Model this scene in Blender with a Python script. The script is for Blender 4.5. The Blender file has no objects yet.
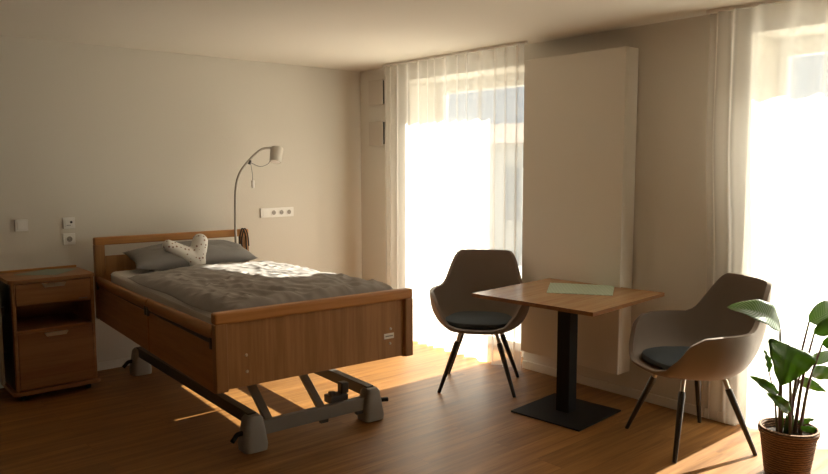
import bpy, bmesh, math, random
from mathutils import Vector, Matrix, noise
random.seed(7)
SC = bpy.context.scene
COL = SC.collection
PI = math.pi

# ------------------------------------------------------------------ camera, world, sun, exposure
CAM_POS = Vector((-4.11341, -5.54763, 1.52171))
F = Vector((0.64904596, 0.75430721, -0.09879261)).normalized()
RT = Vector((0.75790773, -0.65235969, -0.00164654)).normalized()
UP = RT.cross(F)
cam = bpy.data.cameras.new('camera'); cam.sensor_width = 36.0; cam.sensor_fit = 'HORIZONTAL'
cam.lens = 36.0 * 725.95 / 828.0; cam.clip_start = 0.05
co = bpy.data.objects.new('camera', cam); COL.objects.link(co)
co.matrix_world = Matrix(((RT.x, UP.x, -F.x, CAM_POS.x), (RT.y, UP.y, -F.y, CAM_POS.y), (RT.z, UP.z, -F.z, CAM_POS.z), (0, 0, 0, 1)))
SC.camera = co

W = bpy.data.worlds.new('world'); SC.world = W; W.use_nodes = True
bg = W.node_tree.nodes['Background']; bg.inputs[0].default_value = (0.86, 0.93, 1.0, 1); bg.inputs[1].default_value = 0.9

sun = bpy.data.lights.new('sun', 'SUN'); sun.energy = 42.0; sun.color = (1.0, 0.925, 0.81); sun.angle = math.radians(0.6)
so = bpy.data.objects.new('sun', sun); COL.objects.link(so)
SUN_DIR = Vector((-1.0, 0.0, -0.56)).normalized()
so.rotation_euler = SUN_DIR.to_track_quat('-Z', 'Y').to_euler(); so.location = (8, 0, 6)

SC.view_settings.view_transform = 'Standard'; SC.view_settings.look = 'None'
SC.view_settings.gamma = 1.0; SC.view_settings.use_curve_mapping = False
SC.view_settings.exposure = 0.0

# ------------------------------------------------------------------ helpers
def at(u, v, depth):
    """a point of the place, 'depth' metres in front of the photographer"""
    return CAM_POS + depth * (F + RT * ((u - 414) / 725.95) - UP * ((v - 237) / 725.95))

def obj(name, bm, m, parent=None, smooth=False, loc=None):
    me = bpy.data.meshes.new(name)
    bmesh.ops.recalc_face_normals(bm, faces=bm.faces)
    bm.to_mesh(me); bm.free()
    if smooth:
        for p in me.polygons: p.use_smooth = True
        if smooth == 'auto':
            me.set_sharp_from_angle(angle=math.radians(38))
    o = bpy.data.objects.new(name, me); COL.objects.link(o)
    if m: me.materials.append(m)
    if parent: o.parent = parent
    if loc: o.location = loc
    return o

def tag(o, label, cat, group=None, kind=None):
    o['label'] = label; o['category'] = cat
    if group: o['group'] = group
    if kind: o['kind'] = kind
    return o

def thing(name, label, cat, loc=(0, 0, 0), rz=0, group=None):
    o = bpy.data.objects.new(name, None); COL.objects.link(o)
    o.empty_display_size = 0.1
    o.location = loc; o.rotation_euler = (0, 0, rz)
    return tag(o, label, cat, group)

def struct(o):
    o['kind'] = 'structure'; return o

def merge(dst, src, mat=None):
    me = bpy.data.meshes.new('tmp'); src.to_mesh(me); src.free()
    if mat is not None: me.transform(mat)
    dst.from_mesh(me); bpy.data.meshes.remove(me)

def box(bm, x0, x1, y0, y1, z0, z1, bev=0.0, mat=None, seg=2):
    b = bmesh.new()
    bmesh.ops.create_cube(b, size=1.0)
    for v in b.verts:
        v.co = Vector(((x0 + x1) / 2 + v.co.x * (x1 - x0), (y0 + y1) / 2 + v.co.y * (y1 - y0), (z0 + z1) / 2 + v.co.z * (z1 - z0)))
    if bev > 0:
        bmesh.ops.bevel(b, geom=b.edges[:], offset=bev, segments=seg, affect='EDGES', profile=0.5)
    merge(bm, b, mat)
    return bm

def B(*a, **k): return box(bmesh.new(), *a, **k)

def tube(bm, pts, rad, n=12, cap=True):
    pts = [Vector(p) for p in pts]
    if not isinstance(rad, (list, tuple)): rad = [rad] * len(pts)
    t0 = (pts[1] - pts[0]).normalized()
    ref = Vector((0, 0, 1)) if abs(t0.z) < 0.9 else Vector((1, 0, 0))
    nrm = t0.cross(ref).normalized()
    rings = []
    for i, p in enumerate(pts):
        if i == 0: t = pts[1] - pts[0]
        elif i == len(pts) - 1: t = pts[-1] - pts[-2]
        else: t = (pts[i + 1] - pts[i]).normalized() + (pts[i] - pts[i - 1]).normalized()
        t = t.normalized()
        nrm = (nrm - t * nrm.dot(t)).normalized(); b = t.cross(nrm)
        rings.append([bm.verts.new(p + (nrm * math.cos(2 * PI * k / n) + b * math.sin(2 * PI * k / n)) * rad[i]) for k in range(n)])
    for a, c in zip(rings, rings[1:]):
        for k in range(n):
            bm.faces.new((a[k], a[(k + 1) % n], c[(k + 1) % n], c[k]))
    if cap:
        bm.faces.new(rings[0]); bm.faces.new(rings[-1])
    return bm

def bez(pts, n=8):
    """Catmull-Rom through pts"""
    P = [Vector(p) for p in pts]; P = [P[0] * 2 - P[1]] + P + [P[-1] * 2 - P[-2]]
    out = []
    for i in range(1, len(P) - 2):
        for k in range(n):
            t = k / n; a, b, c, d = P[i - 1], P[i], P[i + 1], P[i + 2]
            out.append(0.5 * ((2 * b) + (c - a) * t + (2 * a - 5 * b + 4 * c - d) * t * t + (3 * b - a - 3 * c + d) * t ** 3))
    out.append(P[-2]); return out

def lathe(bm, prof, n=32, centre=(0, 0, 0)):
    c = Vector(centre); rings = []
    for r, z in prof:
        if r < 1e-6: rings.append([bm.verts.new(c + Vector((0, 0, z)))])
        else: rings.append([bm.verts.new(c + Vector((r * math.cos(2 * PI * k / n), r * math.sin(2 * PI * k / n), z))) for k in range(n)])
    for a, b in zip(rings, rings[1:]):
        for k in range(n):
            k2 = (k + 1) % n
            if len(a) == 1 and len(b) == 1: continue
            if len(a) == 1: bm.faces.new((a[0], b[k], b[k2]))
            elif len(b) == 1: bm.faces.new((a[k], a[k2], b[0]))
            else: bm.faces.new((a[k], a[k2], b[k2], b[k]))
    return bm

def bar(bm, p0, p1, w, h, up=(0, 0, 1), bev=0.003):
    """rectangular bar from p0 to p1"""
    p0, p1 = Vector(p0), Vector(p1); d = p1 - p0; L = d.length; y = d.normalized()
    x = y.cross(Vector(up)).normalized(); z = x.cross(y)
    M = Matrix(((x.x, y.x, z.x, p0.x), (x.y, y.y, z.y, p0.y), (x.z, y.z, z.z, p0.z), (0, 0, 0, 1)))
    return box(bm, -w / 2, w / 2, 0, L, -h / 2, h / 2, bev, M)

def prism(bm, outline, axis_fn, t0, t1):
    """extrude an outline [(p,q)] between t0 and t1; axis_fn(p,q,t)->Vector"""
    a = [bm.verts.new(axis_fn(p, q, t0)) for p, q in outline]; b = [bm.verts.new(axis_fn(p, q, t1)) for p, q in outline]
    bm.faces.new(a); bm.faces.new(b[::-1]); n = len(a)
    for k in range(n): bm.faces.new((a[k], b[k], b[(k + 1) % n], a[(k + 1) % n]))
    return bm

def dup(root, loc, rz, label=None, group=None):
    def cp(o, par):
        c = o.copy(); COL.objects.link(c); c.parent = par
        for ch in o.children: cp(ch, c)
        return c
    r = cp(root, None); r.location = loc; r.rotation_euler = (0, 0, rz)
    if label: r['label'] = label
    if group: r['group'] = group
    return r

# ------------------------------------------------------------------ materials
def mat(name, col, rough=0.5, metal=0.0, spec=0.5, bump=None, var=None, coat=0):
    m = bpy.data.materials.new(name); m.use_nodes = True; N = m.node_tree.nodes; L = m.node_tree.links
    p = N['Principled BSDF']; p.inputs['Base Color'].default_value = (*col, 1)
    p.inputs['Roughness'].default_value = rough; p.inputs['Metallic'].default_value = metal
    p.inputs['Specular IOR Level'].default_value = spec
    if coat: p.inputs['Coat Weight'].default_value = coat
    tc = N.new('ShaderNodeTexCoord')
    if bump:
        nz = N.new('ShaderNodeTexNoise'); nz.inputs['Scale'].default_value = bump[0]; nz.inputs['Detail'].default_value = 4
        L.new(tc.outputs['Object'], nz.inputs['Vector'])
        b = N.new('ShaderNodeBump'); b.inputs['Strength'].default_value = bump[1]; b.inputs['Distance'].default_value = bump[2] if len(bump) > 2 else 0.002
        L.new(nz.outputs['Fac'], b.inputs['Height']); L.new(b.outputs['Normal'], p.inputs['Normal'])
    if var:
        nz = N.new('ShaderNodeTexNoise'); nz.inputs['Scale'].default_value = var[0]; nz.inputs['Detail'].default_value = 3
        L.new(tc.outputs['Object'], nz.inputs['Vector'])
        r = N.new('ShaderNodeValToRGB'); r.color_ramp.elements[0].position = 0.35; r.color_ramp.elements[1].position = 0.65
        r.color_ramp.elements[0].color = (*col, 1); r.color_ramp.elements[1].color = (*var[1], 1)
        L.new(nz.outputs['Fac'], r.inputs['Fac']); L.new(r.outputs['Color'], p.inputs['Base Color'])
    return m

def wood(name, c1, c2, axis='x', rough=0.45, fine=60.0, coat=0.0):
    m = bpy.data.materials.new(name); m.use_nodes = True; N = m.node_tree.nodes; L = m.node_tree.links
    p = N['Principled BSDF']; p.inputs['Roughness'].default_value = rough
    if coat: p.inputs['Coat Weight'].default_value = coat; p.inputs['Coat Roughness'].default_value = 0.25
    tc = N.new('ShaderNodeTexCoord'); mp = N.new('ShaderNodeMapping')
    s = {'x': (0.05, 1, 1), 'y': (1, 0.05, 1), 'z': (1, 1, 0.05)}[axis]
    mp.inputs['Scale'].default_value = s
    L.new(tc.outputs['Object'], mp.inputs['Vector'])
    n1 = N.new('ShaderNodeTexNoise'); n1.inputs['Scale'].default_value = fine; n1.inputs['Detail'].default_value = 5; n1.inputs['Roughness'].default_value = 0.6
    n2 = N.new('ShaderNodeTexNoise'); n2.inputs['Scale'].default_value = fine * 0.2; n2.inputs['Detail'].default_value = 2; n2.inputs['Distortion'].default_value = 0.6
    L.new(mp.outputs['Vector'], n1.inputs['Vector']); L.new(mp.outputs['Vector'], n2.inputs['Vector'])
    mx = N.new('ShaderNodeMath'); mx.operation = 'MULTIPLY_ADD'; mx.inputs[1].default_value = 0.5
    md = N.new('ShaderNodeMath'); md.operation = 'MULTIPLY'; md.inputs[1].default_value = 0.5
    L.new(n2.outputs['Fac'], md.inputs[0]); L.new(n1.outputs['Fac'], mx.inputs[0]); L.new(md.outputs[0], mx.inputs[2])
    r = N.new('ShaderNodeValToRGB'); r.color_ramp.elements[0].position = 0.41; r.color_ramp.elements[1].position = 0.59
    r.color_ramp.elements[0].color = (*c1, 1); r.color_ramp.elements[1].color = (*c2, 1)
    L.new(mx.outputs[0], r.inputs['Fac']); L.new(r.outputs['Color'], p.inputs['Base Color'])
    b = N.new('ShaderNodeBump'); b.inputs['Strength'].default_value = 0.15; b.inputs['Distance'].default_value = 0.001
    L.new(n1.outputs['Fac'], b.inputs['Height']); L.new(b.outputs['Normal'], p.inputs['Normal'])
    return m

def floor_mat():
    m = bpy.data.materials.new('oak_floor'); m.use_nodes = True; N = m.node_tree.nodes; L = m.node_tree.links
    p = N['Principled BSDF']; tc = N.new('ShaderNodeTexCoord')
    br = N.new('ShaderNodeTexBrick'); br.offset = 0.37; br.inputs['Scale'].default_value = 1.0
    br.inputs['Brick Width'].default_value = 1.25; br.inputs['Row Height'].default_value = 0.16
    br.inputs['Mortar Size'].default_value = 0.0012; br.inputs['Mortar Smooth'].default_value = 0.2
    br.inputs['Color1'].default_value = (0.0, 0.0, 0.0, 1); br.inputs['Color2'].default_value = (1, 1, 1, 1); br.inputs['Mortar'].default_value = (0.5, 0.5, 0.5, 1)
    L.new(tc.outputs['Object'], br.inputs['Vector'])
    sep = N.new('ShaderNodeMapping'); sep.inputs['Scale'].default_value = (0.06, 1, 1)
    # shift the grain from plank to plank
    sc = N.new('ShaderNodeVectorMath'); sc.operation = 'SCALE'; sc.inputs['Scale'].default_value = 13.0
    L.new(br.outputs['Color'], sc.inputs[0])
    ad = N.new('ShaderNodeVectorMath'); ad.operation = 'ADD'
    L.new(tc.outputs['Object'], sep.inputs['Vector']); L.new(sep.outputs['Vector'], ad.inputs[0]); L.new(sc.outputs['Vector'], ad.inputs[1])
    n1 = N.new('ShaderNodeTexNoise'); n1.inputs['Scale'].default_value = 26; n1.inputs['Detail'].default_value = 6; n1.inputs['Roughness'].default_value = 0.62; n1.inputs['Distortion'].default_value = 0.4
    L.new(ad.outputs['Vector'], n1.inputs['Vector'])
    r = N.new('ShaderNodeValToRGB'); e = r.color_ramp.elements; e[0].position = 0.3; e[1].position = 0.72
    e[0].color = (0.19, 0.076, 0.018, 1); e[1].color = (0.42, 0.205, 0.062, 1)
    L.new(n1.outputs['Fac'], r.inputs['Fac'])
    mul = N.new('ShaderNodeMix'); mul.data_type = 'RGBA'; mul.blend_type = 'MULTIPLY'; mul.inputs[0].default_value = 1.0
    mr = N.new('ShaderNodeMapRange'); mr.inputs['To Min'].default_value = 0.84; mr.inputs['To Max'].default_value = 1.08
    L.new(br.outputs['Color'], mr.inputs['Value'])
    L.new(r.outputs['Color'], mul.inputs[6]); L.new(mr.outputs['Result'], mul.inputs[7])
    mm = N.new('ShaderNodeMix'); mm.data_type = 'RGBA'; mm.inputs[7].default_value = (0.12, 0.055, 0.02, 1)
    fm = N.new('ShaderNodeMath'); fm.operation = 'MULTIPLY'; fm.inputs[1].default_value = 0.6
    L.new(br.outputs['Fac'], fm.inputs[0]); L.new(fm.outputs[0], mm.inputs[0]); L.new(mul.outputs[2], mm.inputs[6])
    L.new(mm.outputs[2], p.inputs['Base Color'])
    p.inputs['Roughness'].default_value = 0.42
    p.inputs['Specular IOR Level'].default_value = 0.33
    b = N.new('ShaderNodeBump'); b.inputs['Strength'].default_value = 0.2; b.inputs['Distance'].default_value = 0.001
    L.new(n1.outputs['Fac'], b.inputs['Height']); L.new(b.outputs['Normal'], p.inputs['Normal'])
    return m

def sheer_mat():
    m = bpy.data.materials.new('sheer_voile'); m.use_nodes = True; N = m.node_tree.nodes; L = m.node_tree.links
    for n in list(N): N.remove(n)
    out = N.new('ShaderNodeOutputMaterial')
    tr = N.new('ShaderNodeBsdfTransparent'); tl = N.new('ShaderNodeBsdfTranslucent'); df = N.new('ShaderNodeBsdfDiffuse')
    tl.inputs[0].default_value = (0.96, 0.94, 0.90, 1); df.inputs[0].default_value = (0.93, 0.91, 0.87, 1)
    m1 = N.new('ShaderNodeMixShader'); m1.inputs[0].default_value = 0.42
    L.new(tl.outputs[0], m1.inputs[1]); L.new(df.outputs[0], m1.inputs[2])
    m2 = N.new('ShaderNodeMixShader')
    # voile is denser when seen edge-on along its folds: threads overlap
    lw = N.new('ShaderNodeLayerWeight'); lw.inputs[0].default_value = 0.35
    mr = N.new('ShaderNodeMapRange'); mr.inputs['To Min'].default_value = 0.44; mr.inputs['To Max'].default_value = 0.94
    L.new(lw.outputs['Facing'], mr.inputs['Value']); L.new(mr.outputs['Result'], m2.inputs[0])
    L.new(tr.outputs[0], m2.inputs[1]); L.new(m1.outputs[0], m2.inputs[2]); L.new(m2.outputs[0], out.inputs[0])
    return m

def glass_mat():
    m = bpy.data.materials.new('window_glass'); m.use_nodes = True; N = m.node_tree.nodes; L = m.node_tree.links
    for n in list(N): N.remove(n)
    out = N.new('ShaderNodeOutputMaterial'); tr = N.new('ShaderNodeBsdfTransparent'); gl = N.new('ShaderNodeBsdfGlossy')
    tr.inputs[0].default_value = (0.95, 0.97, 0.96, 1); gl.inputs['Roughness'].default_value = 0.02
    lw = N.new('ShaderNodeLayerWeight'); lw.inputs[0].default_value = 0.5      # Schlick reflectance, the same from either side
    pw = N.new('ShaderNodeMath'); pw.operation = 'POWER'; pw.inputs[1].default_value = 5.0; L.new(lw.outputs['Facing'], pw.inputs[0])
    fr = N.new('ShaderNodeMath'); fr.operation = 'MULTIPLY_ADD'; fr.inputs[1].default_value = 0.95; fr.inputs[2].default_value = 0.04; L.new(pw.outputs[0], fr.inputs[0])
    mx = N.new('ShaderNodeMixShader'); L.new(fr.outputs[0], mx.inputs[0]); L.new(tr.outputs[0], mx.inputs[1]); L.new(gl.outputs[0], mx.inputs[2])
    L.new(mx.outputs[0], out.inputs[0]); return m

def leaf_mat(name, c1, c2):
    m = bpy.data.materials.new(name); m.use_nodes = True; N = m.node_tree.nodes; L = m.node_tree.links
    p = N['Principled BSDF']; out = N['Material Output']; p.inputs['Roughness'].default_value = 0.35
    uv = N.new('ShaderNodeUVMap'); uv.uv_map = 'UVMap'
    wv = N.new('ShaderNodeTexWave'); wv.bands_direction = 'DIAGONAL'; wv.inputs['Scale'].default_value = 4.5; wv.inputs['Distortion'].default_value = 0.6
    # veins run outwards from the midrib: mirror u about the middle
    sx = N.new('ShaderNodeSeparateXYZ'); L.new(uv.outputs[0], sx.inputs[0])
    ab = N.new('ShaderNodeMath'); ab.operation = 'ABSOLUTE'; L.new(sx.outputs[0], ab.inputs[0])
    ng = N.new('ShaderNodeMath'); ng.operation = 'MULTIPLY'; ng.inputs[1].default_value = -0.5; L.new(ab.outputs[0], ng.inputs[0])
    cx = N.new('ShaderNodeCombineXYZ'); L.new(ng.outputs[0], cx.inputs[0]); L.new(sx.outputs[1], cx.inputs[1])
    L.new(cx.outputs[0], wv.inputs['Vector'])
    r = N.new('ShaderNodeValToRGB'); r.color_ramp.elements[0].color = (*c1, 1); r.color_ramp.elements[1].color = (*c2, 1)
    L.new(wv.outputs['Fac'], r.inputs['Fac']); L.new(r.outputs['Color'], p.inputs['Base Color'])
    tl = N.new('ShaderNodeBsdfTranslucent'); tl.inputs[0].default_value = (c2[0] * 1.8, min(1, c2[1] * 1.5), c2[2] * 0.9, 1)
    mx = N.new('ShaderNodeMixShader'); mx.inputs[0].default_value = 0.48
    L.new(p.outputs[0], mx.inputs[1]); L.new(tl.outputs[0], mx.inputs[2]); L.new(mx.outputs[0], out.inputs[0])
    return m

def dotted_mat():
    m = mat('dotted_cotton', (0.80, 0.76, 0.70), 0.9); N = m.node_tree.nodes; L = m.node_tree.links
    tc = N.new('ShaderNodeTexCoord'); vo = N.new('ShaderNodeTexVoronoi'); vo.inputs['Scale'].default_value = 34; vo.inputs['Randomness'].default_value = 0.55
    L.new(tc.outputs['Object'], vo.inputs['Vector'])
    r = N.new('ShaderNodeValToRGB'); r.color_ramp.interpolation = 'CONSTANT'; e = r.color_ramp.elements
    e[0].position = 0; e[0].color = (0.30, 0.17, 0.13, 1); e[1].position = 0.25; e[1].color = (0.80, 0.76, 0.70, 1)
    L.new(vo.outputs['Distance'], r.inputs['Fac']); L.new(r.outputs['Color'], N['Principled BSDF'].inputs['Base Color'])
    return m

def wicker_mat():
    m = mat('wicker', (0.30, 0.16, 0.07), 0.75); N = m.node_tree.nodes; L = m.node_tree.links
    tc = N.new('ShaderNodeTexCoord'); wv = N.new('ShaderNodeTexWave'); wv.bands_direction = 'Z'; wv.inputs['Scale'].default_value = 26; wv.inputs['Distortion'].default_value = 3.0; wv.inputs['Detail'].default_value = 3; wv.inputs['Detail Scale'].default_value = 3
    L.new(tc.outputs['Object'], wv.inputs['Vector'])
    r = N.new('ShaderNodeValToRGB'); r.color_ramp.elements[0].color = (0.06, 0.026, 0.012, 1); r.color_ramp.elements[1].color = (0.28, 0.145, 0.065, 1)
    L.new(wv.outputs['Fac'], r.inputs['Fac']); L.new(r.outputs['Color'], N['Principled BSDF'].inputs['Base Color'])
    b = N.new('ShaderNodeBump'); b.inputs['Strength'].default_value = 0.8; b.inputs['Distance'].default_value = 0.004
    L.new(wv.outputs['Fac'], b.inputs['Height']); L.new(b.outputs['Normal'], N['Principled BSDF'].inputs['Normal'])
    return m

def check_mat(name, c1, c2, scale, rz=0.0):
    m = mat(name, c1, 0.9, bump=(300, 0.3)); N = m.node_tree.nodes; L = m.node_tree.links
    tc = N.new('ShaderNodeTexCoord'); a = N.new('ShaderNodeTexWave'); a.bands_direction = 'X'; a.inputs['Scale'].default_value = scale
    c = N.new('ShaderNodeTexWave'); c.bands_direction = 'Y'; c.inputs['Scale'].default_value = scale
    L.new(tc.outputs['Object'], a.inputs['Vector']); L.new(tc.outputs['Object'], c.inputs['Vector'])
    mu = N.new('ShaderNodeMath'); mu.operation = 'MULTIPLY'; L.new(a.outputs['Fac'], mu.inputs[0]); L.new(c.outputs['Fac'], mu.inputs[1])
    r = N.new('ShaderNodeValToRGB'); r.color_ramp.elements[0].color = (*c1, 1); r.color_ramp.elements[1].color = (*c2, 1)
    L.new(mu.outputs[0], r.inputs['Fac']); L.new(r.outputs['Color'], N['Principled BSDF'].inputs['Base Color'])
    return m

M = {}
M['wall'] = mat('wall_plaster', (0.735, 0.695, 0.62), 0.9, spec=0.2, bump=(70, 0.25, 0.003))
M['ceiling'] = mat('ceiling_paint', (0.80, 0.75, 0.66), 0.9, spec=0.2, bump=(60, 0.1))
M['outside'] = mat('facade_render', (0.72, 0.70, 0.65), 0.9)
M['floor'] = floor_mat()
M['base'] = mat('baseboard_paint', (0.80, 0.77, 0.70), 0.45)
M['frame'] = mat('window_frame_white', (0.82, 0.81, 0.78), 0.4)
M['glass'] = glass_mat()
M['sheer'] = sheer_mat()
M['panel'] = mat('enamel_white', (0.80, 0.765, 0.69), 0.38)
M['plastic'] = mat('white_plastic', (0.88, 0.86, 0.82), 0.35)
M['vent'] = mat('vent_cover', (0.62, 0.56, 0.49), 0.5)
M['hole'] = mat('dark_plastic_and_shade', (0.03, 0.03, 0.03), 0.4)
M['bedx'] = wood('beech_veneer_across', (0.42, 0.18, 0.045), (0.52, 0.24, 0.07), 'x')
M['bedy'] = wood('beech_veneer_along', (0.34, 0.14, 0.038), (0.43, 0.19, 0.058), 'y')
M['bedz'] = wood('beech_veneer_upright', (0.30, 0.145, 0.052), (0.41, 0.21, 0.08), 'z')
M['cabz'] = wood('cabinet_veneer', (0.25, 0.105, 0.036), (0.34, 0.155, 0.055), 'x')
M['table'] = wood('table_top_veneer', (0.36, 0.185, 0.075), (0.48, 0.27, 0.12), 'x', rough=0.26)
M['edge'] = wood('table_edge', (0.20, 0.09, 0.035), (0.27, 0.13, 0.05), 'x', rough=0.4)
M['grey_plastic'] = mat('grey_plastic', (0.30, 0.285, 0.26), 0.45)
M['grey_metal'] = mat('grey_lacquered_steel', (0.26, 0.25, 0.235), 0.4, metal=0.3)
M['dark_metal'] = mat('dark_steel', (0.075, 0.07, 0.065), 0.4, metal=0.4)
M['chrome'] = mat('brushed_nickel', (0.62, 0.60, 0.56), 0.28, metal=1.0)
M['black'] = mat('black_powder_coat', (0.008, 0.008, 0.009), 0.6, spec=0.25)
M['black_rubber'] = mat('black_rubber', (0.02, 0.02, 0.02), 0.6)
M['sheet'] = mat('white_bed_sheet', (0.78, 0.75, 0.70), 0.9, bump=(15, 0.2))
M['duvet'] = mat('grey_bed_linen', (0.35, 0.32, 0.295), 0.85, bump=(420, 0.2))
M['pillow'] = mat('grey_pillow_linen', (0.27, 0.255, 0.245), 0.85, bump=(420, 0.2))
M['dots'] = dotted_mat()
M['shell'] = mat('taupe_upholstery', (0.20, 0.152, 0.118), 0.62, bump=(500, 0.25))
M['cushion'] = mat('dark_blue_grey_seat_fabric', (0.045, 0.058, 0.068), 0.8, bump=(500, 0.3))
M['leg'] = mat('black_stained_wood', (0.022, 0.017, 0.014), 0.35)
M['bronze'] = mat('leg_metal', (0.50, 0.43, 0.35), 0.3, metal=1.0)
M['lampgrey'] = mat('lamp_lacquer', (0.62, 0.58, 0.51), 0.4)
M['lampneck'] = mat('lamp_neck', (0.38, 0.35, 0.30), 0.35, metal=0.6)
M['wicker'] = wicker_mat()
M['soil'] = mat('potting_soil', (0.035, 0.022, 0.014), 0.95, bump=(80, 1.0, 0.01))
M['stem'] = mat('purple_stem', (0.12, 0.03, 0.045), 0.4, var=(14, (0.11, 0.10, 0.03)))
M['leaf'] = leaf_mat('green_leaf', (0.07, 0.15, 0.03), (0.095, 0.19, 0.045))
M['leafpale'] = leaf_mat('pale_veined_leaf', (0.55, 0.62, 0.52), (0.10, 0.19, 0.08))  # pale undersides; the paleness also stands in for backlight through the leaves
M['cloth_green'] = check_mat('sage_woven_cloth', (0.38, 0.45, 0.33), (0.66, 0.72, 0.58), 11)
M['cloth_grey'] = check_mat('grey_green_cloth', (0.25, 0.29, 0.23), (0.32, 0.36, 0.29), 30)
M['paving'] = mat('pale_paving', (0.50, 0.48, 0.44), 0.9, bump=(8, 0.4))
M['facade'] = mat('neighbour_facade', (0.85, 0.83, 0.78), 0.9)
M['facade_win'] = mat('neighbour_window', (0.42, 0.46, 0.50), 0.15)

# ------------------------------------------------------------------ room shell
H = 2.387; XL, YF = -7.6, -8.8; TH = 0.44
struct(obj('floor', B(XL, 0.44, YF, 0.0, -0.1, 0.0), M['floor']))
struct(obj('ceiling', B(XL, 0.44, YF, 0.0, H, H + 0.2), M['ceiling']))
struct(obj('wall_back', B(XL - 0.2, TH, 0.0, 0.25, -0.1, H + 0.2), M['wall']))
struct(obj('wall_left', B(XL - 0.2, XL, YF, 0.0, -0.1, H + 0.2), M['wall']))
struct(obj('wall_front', B(XL - 0.2, TH, YF - 0.2, YF, -0.1, H + 0.2), M['wall']))
ZH = 2.247
W1 = (-0.72, -1.82, -2.03); W2 = (-3.65, -4.85, -5.05)      # far jamb, near jamb at the frame, near jamb indoors
bm = bmesh.new()
SI = 0.22
def wseg(y0, y1, z0, z1, x0=0.0, x1=TH): box(bm, x0, x1, min(y0, y1), max(y0, y1), z0, z1)
wseg(0, W1[0], 0, H)
wseg(W1[0], W1[2], ZH, H)
wseg(W1[1], W1[2], 0, ZH, SI, TH)
wseg(W1[2], W2[0], 0, H)
wseg(W2[0], W2[2], ZH, H)
wseg(W2[1], W2[2], 0, ZH, SI, TH)
wseg(W2[2], YF, 0, H)
struct(obj('wall_right', bm, M['wall']))

def french_window(name, y0, y1):
    """white casement filling the opening from y0 (far) to y1 (near)"""
    bm = bmesh.new(); x0, x1 = 0.34, 0.40; w = 0.055
    box(bm, x0, x1, y0 - w, y0, 0, ZH, 0.004); box(bm, x0, x1, y1, y1 + w, 0, ZH, 0.004)
    box(bm, x0, x1, y1 + w, y0 - w, ZH - 0.100, ZH, 0.004); box(bm, x0, x1, y1 + w, y0 - w, 0, 0.07, 0.004)
    fr = struct(obj(name, bm, M['frame']))
    g = obj('glass', B(0.367, 0.373, y1 + w, y0 - w, 0.07, ZH - 0.100), M['glass'], fr)
    h = bmesh.new(); box(h, 0.325, 0.34, y1 + 0.015, y1 + 0.045, 1.0, 1.12, 0.004); box(h, 0.295, 0.31, y1 + 0.02, y1 + 0.04, 0.96, 1.08, 0.005); box(h, 0.30, 0.33, y1 + 0.022, y1 + 0.038, 1.055, 1.072)
    obj('window_handle', h, M['chrome'], fr)
    return fr
french_window('window_1', W1[0], W1[1])
w2 = french_window('window_2', W2[0], W2[1])

bm = B(XL, -0.002, -0.014, 0.0, 0.0, 0.06, 0.003); struct(obj('baseboard_back', bm, M['base']))
bm = bmesh.new()
for a, b in ((0, W1[0]), (W1[2], W2[0]), (W2[2], YF)): box(bm, -0.014, 0.0, min(a, b) + 0.001, max(a, b) - 0.015 if a == 0 else max(a, b), 0.0, 0.06, 0.003)
struct(obj('baseboard_right', bm, M['base']))

# outdoors: paved terrace, house across the way
tag(obj('terrace_paving', B(0.44, 4.5, -12, 8, -0.3, -0.06), M['paving']), 'pale sunlit paving outside the two windows', 'paving', kind='structure')
tag(obj('street_ground', B(4.5, 60, -40, 60, -2.9, -2.6), M['paving']), 'pale sunlit street level beyond the terrace', 'ground', kind='structure')
nb = thing('neighbouring_house', 'pale house with dark windows seen faintly through the far curtain', 'house', (11.0, 8.9, -2.6))
obj('wall', B(-2.5, 4, -4.5, 6, 0, 4.6), M['facade'], nb)
rb = bmesh.new(); prism(rb, [(-2.9, 4.6), (4.4, 4.6), (0.75, 5.3)], lambda p, q, t: Vector((p, t, q)), -4.9, 6.4)
obj('roof', rb, mat('roof_tile', (0.22, 0.17, 0.145), 0.8), nb)
for iy in range(5):
    for iz in range(2):
        y = -3.6 + iy * 2.0; z = 0.9 + iz * 1.95
        wv_ = obj('window', B(-2.56, -2.49, y - 0.5, y + 0.5, z, z + 1.2), M['facade_win'], nb)
        obj('window_frame', box(B(-2.6, -2.56, y - 0.54, y + 0.54, z - 0.05, z, 0.0), -2.6, -2.56, y - 0.03, y + 0.03, z, z + 1.2), M['frame'], wv_)

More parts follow.
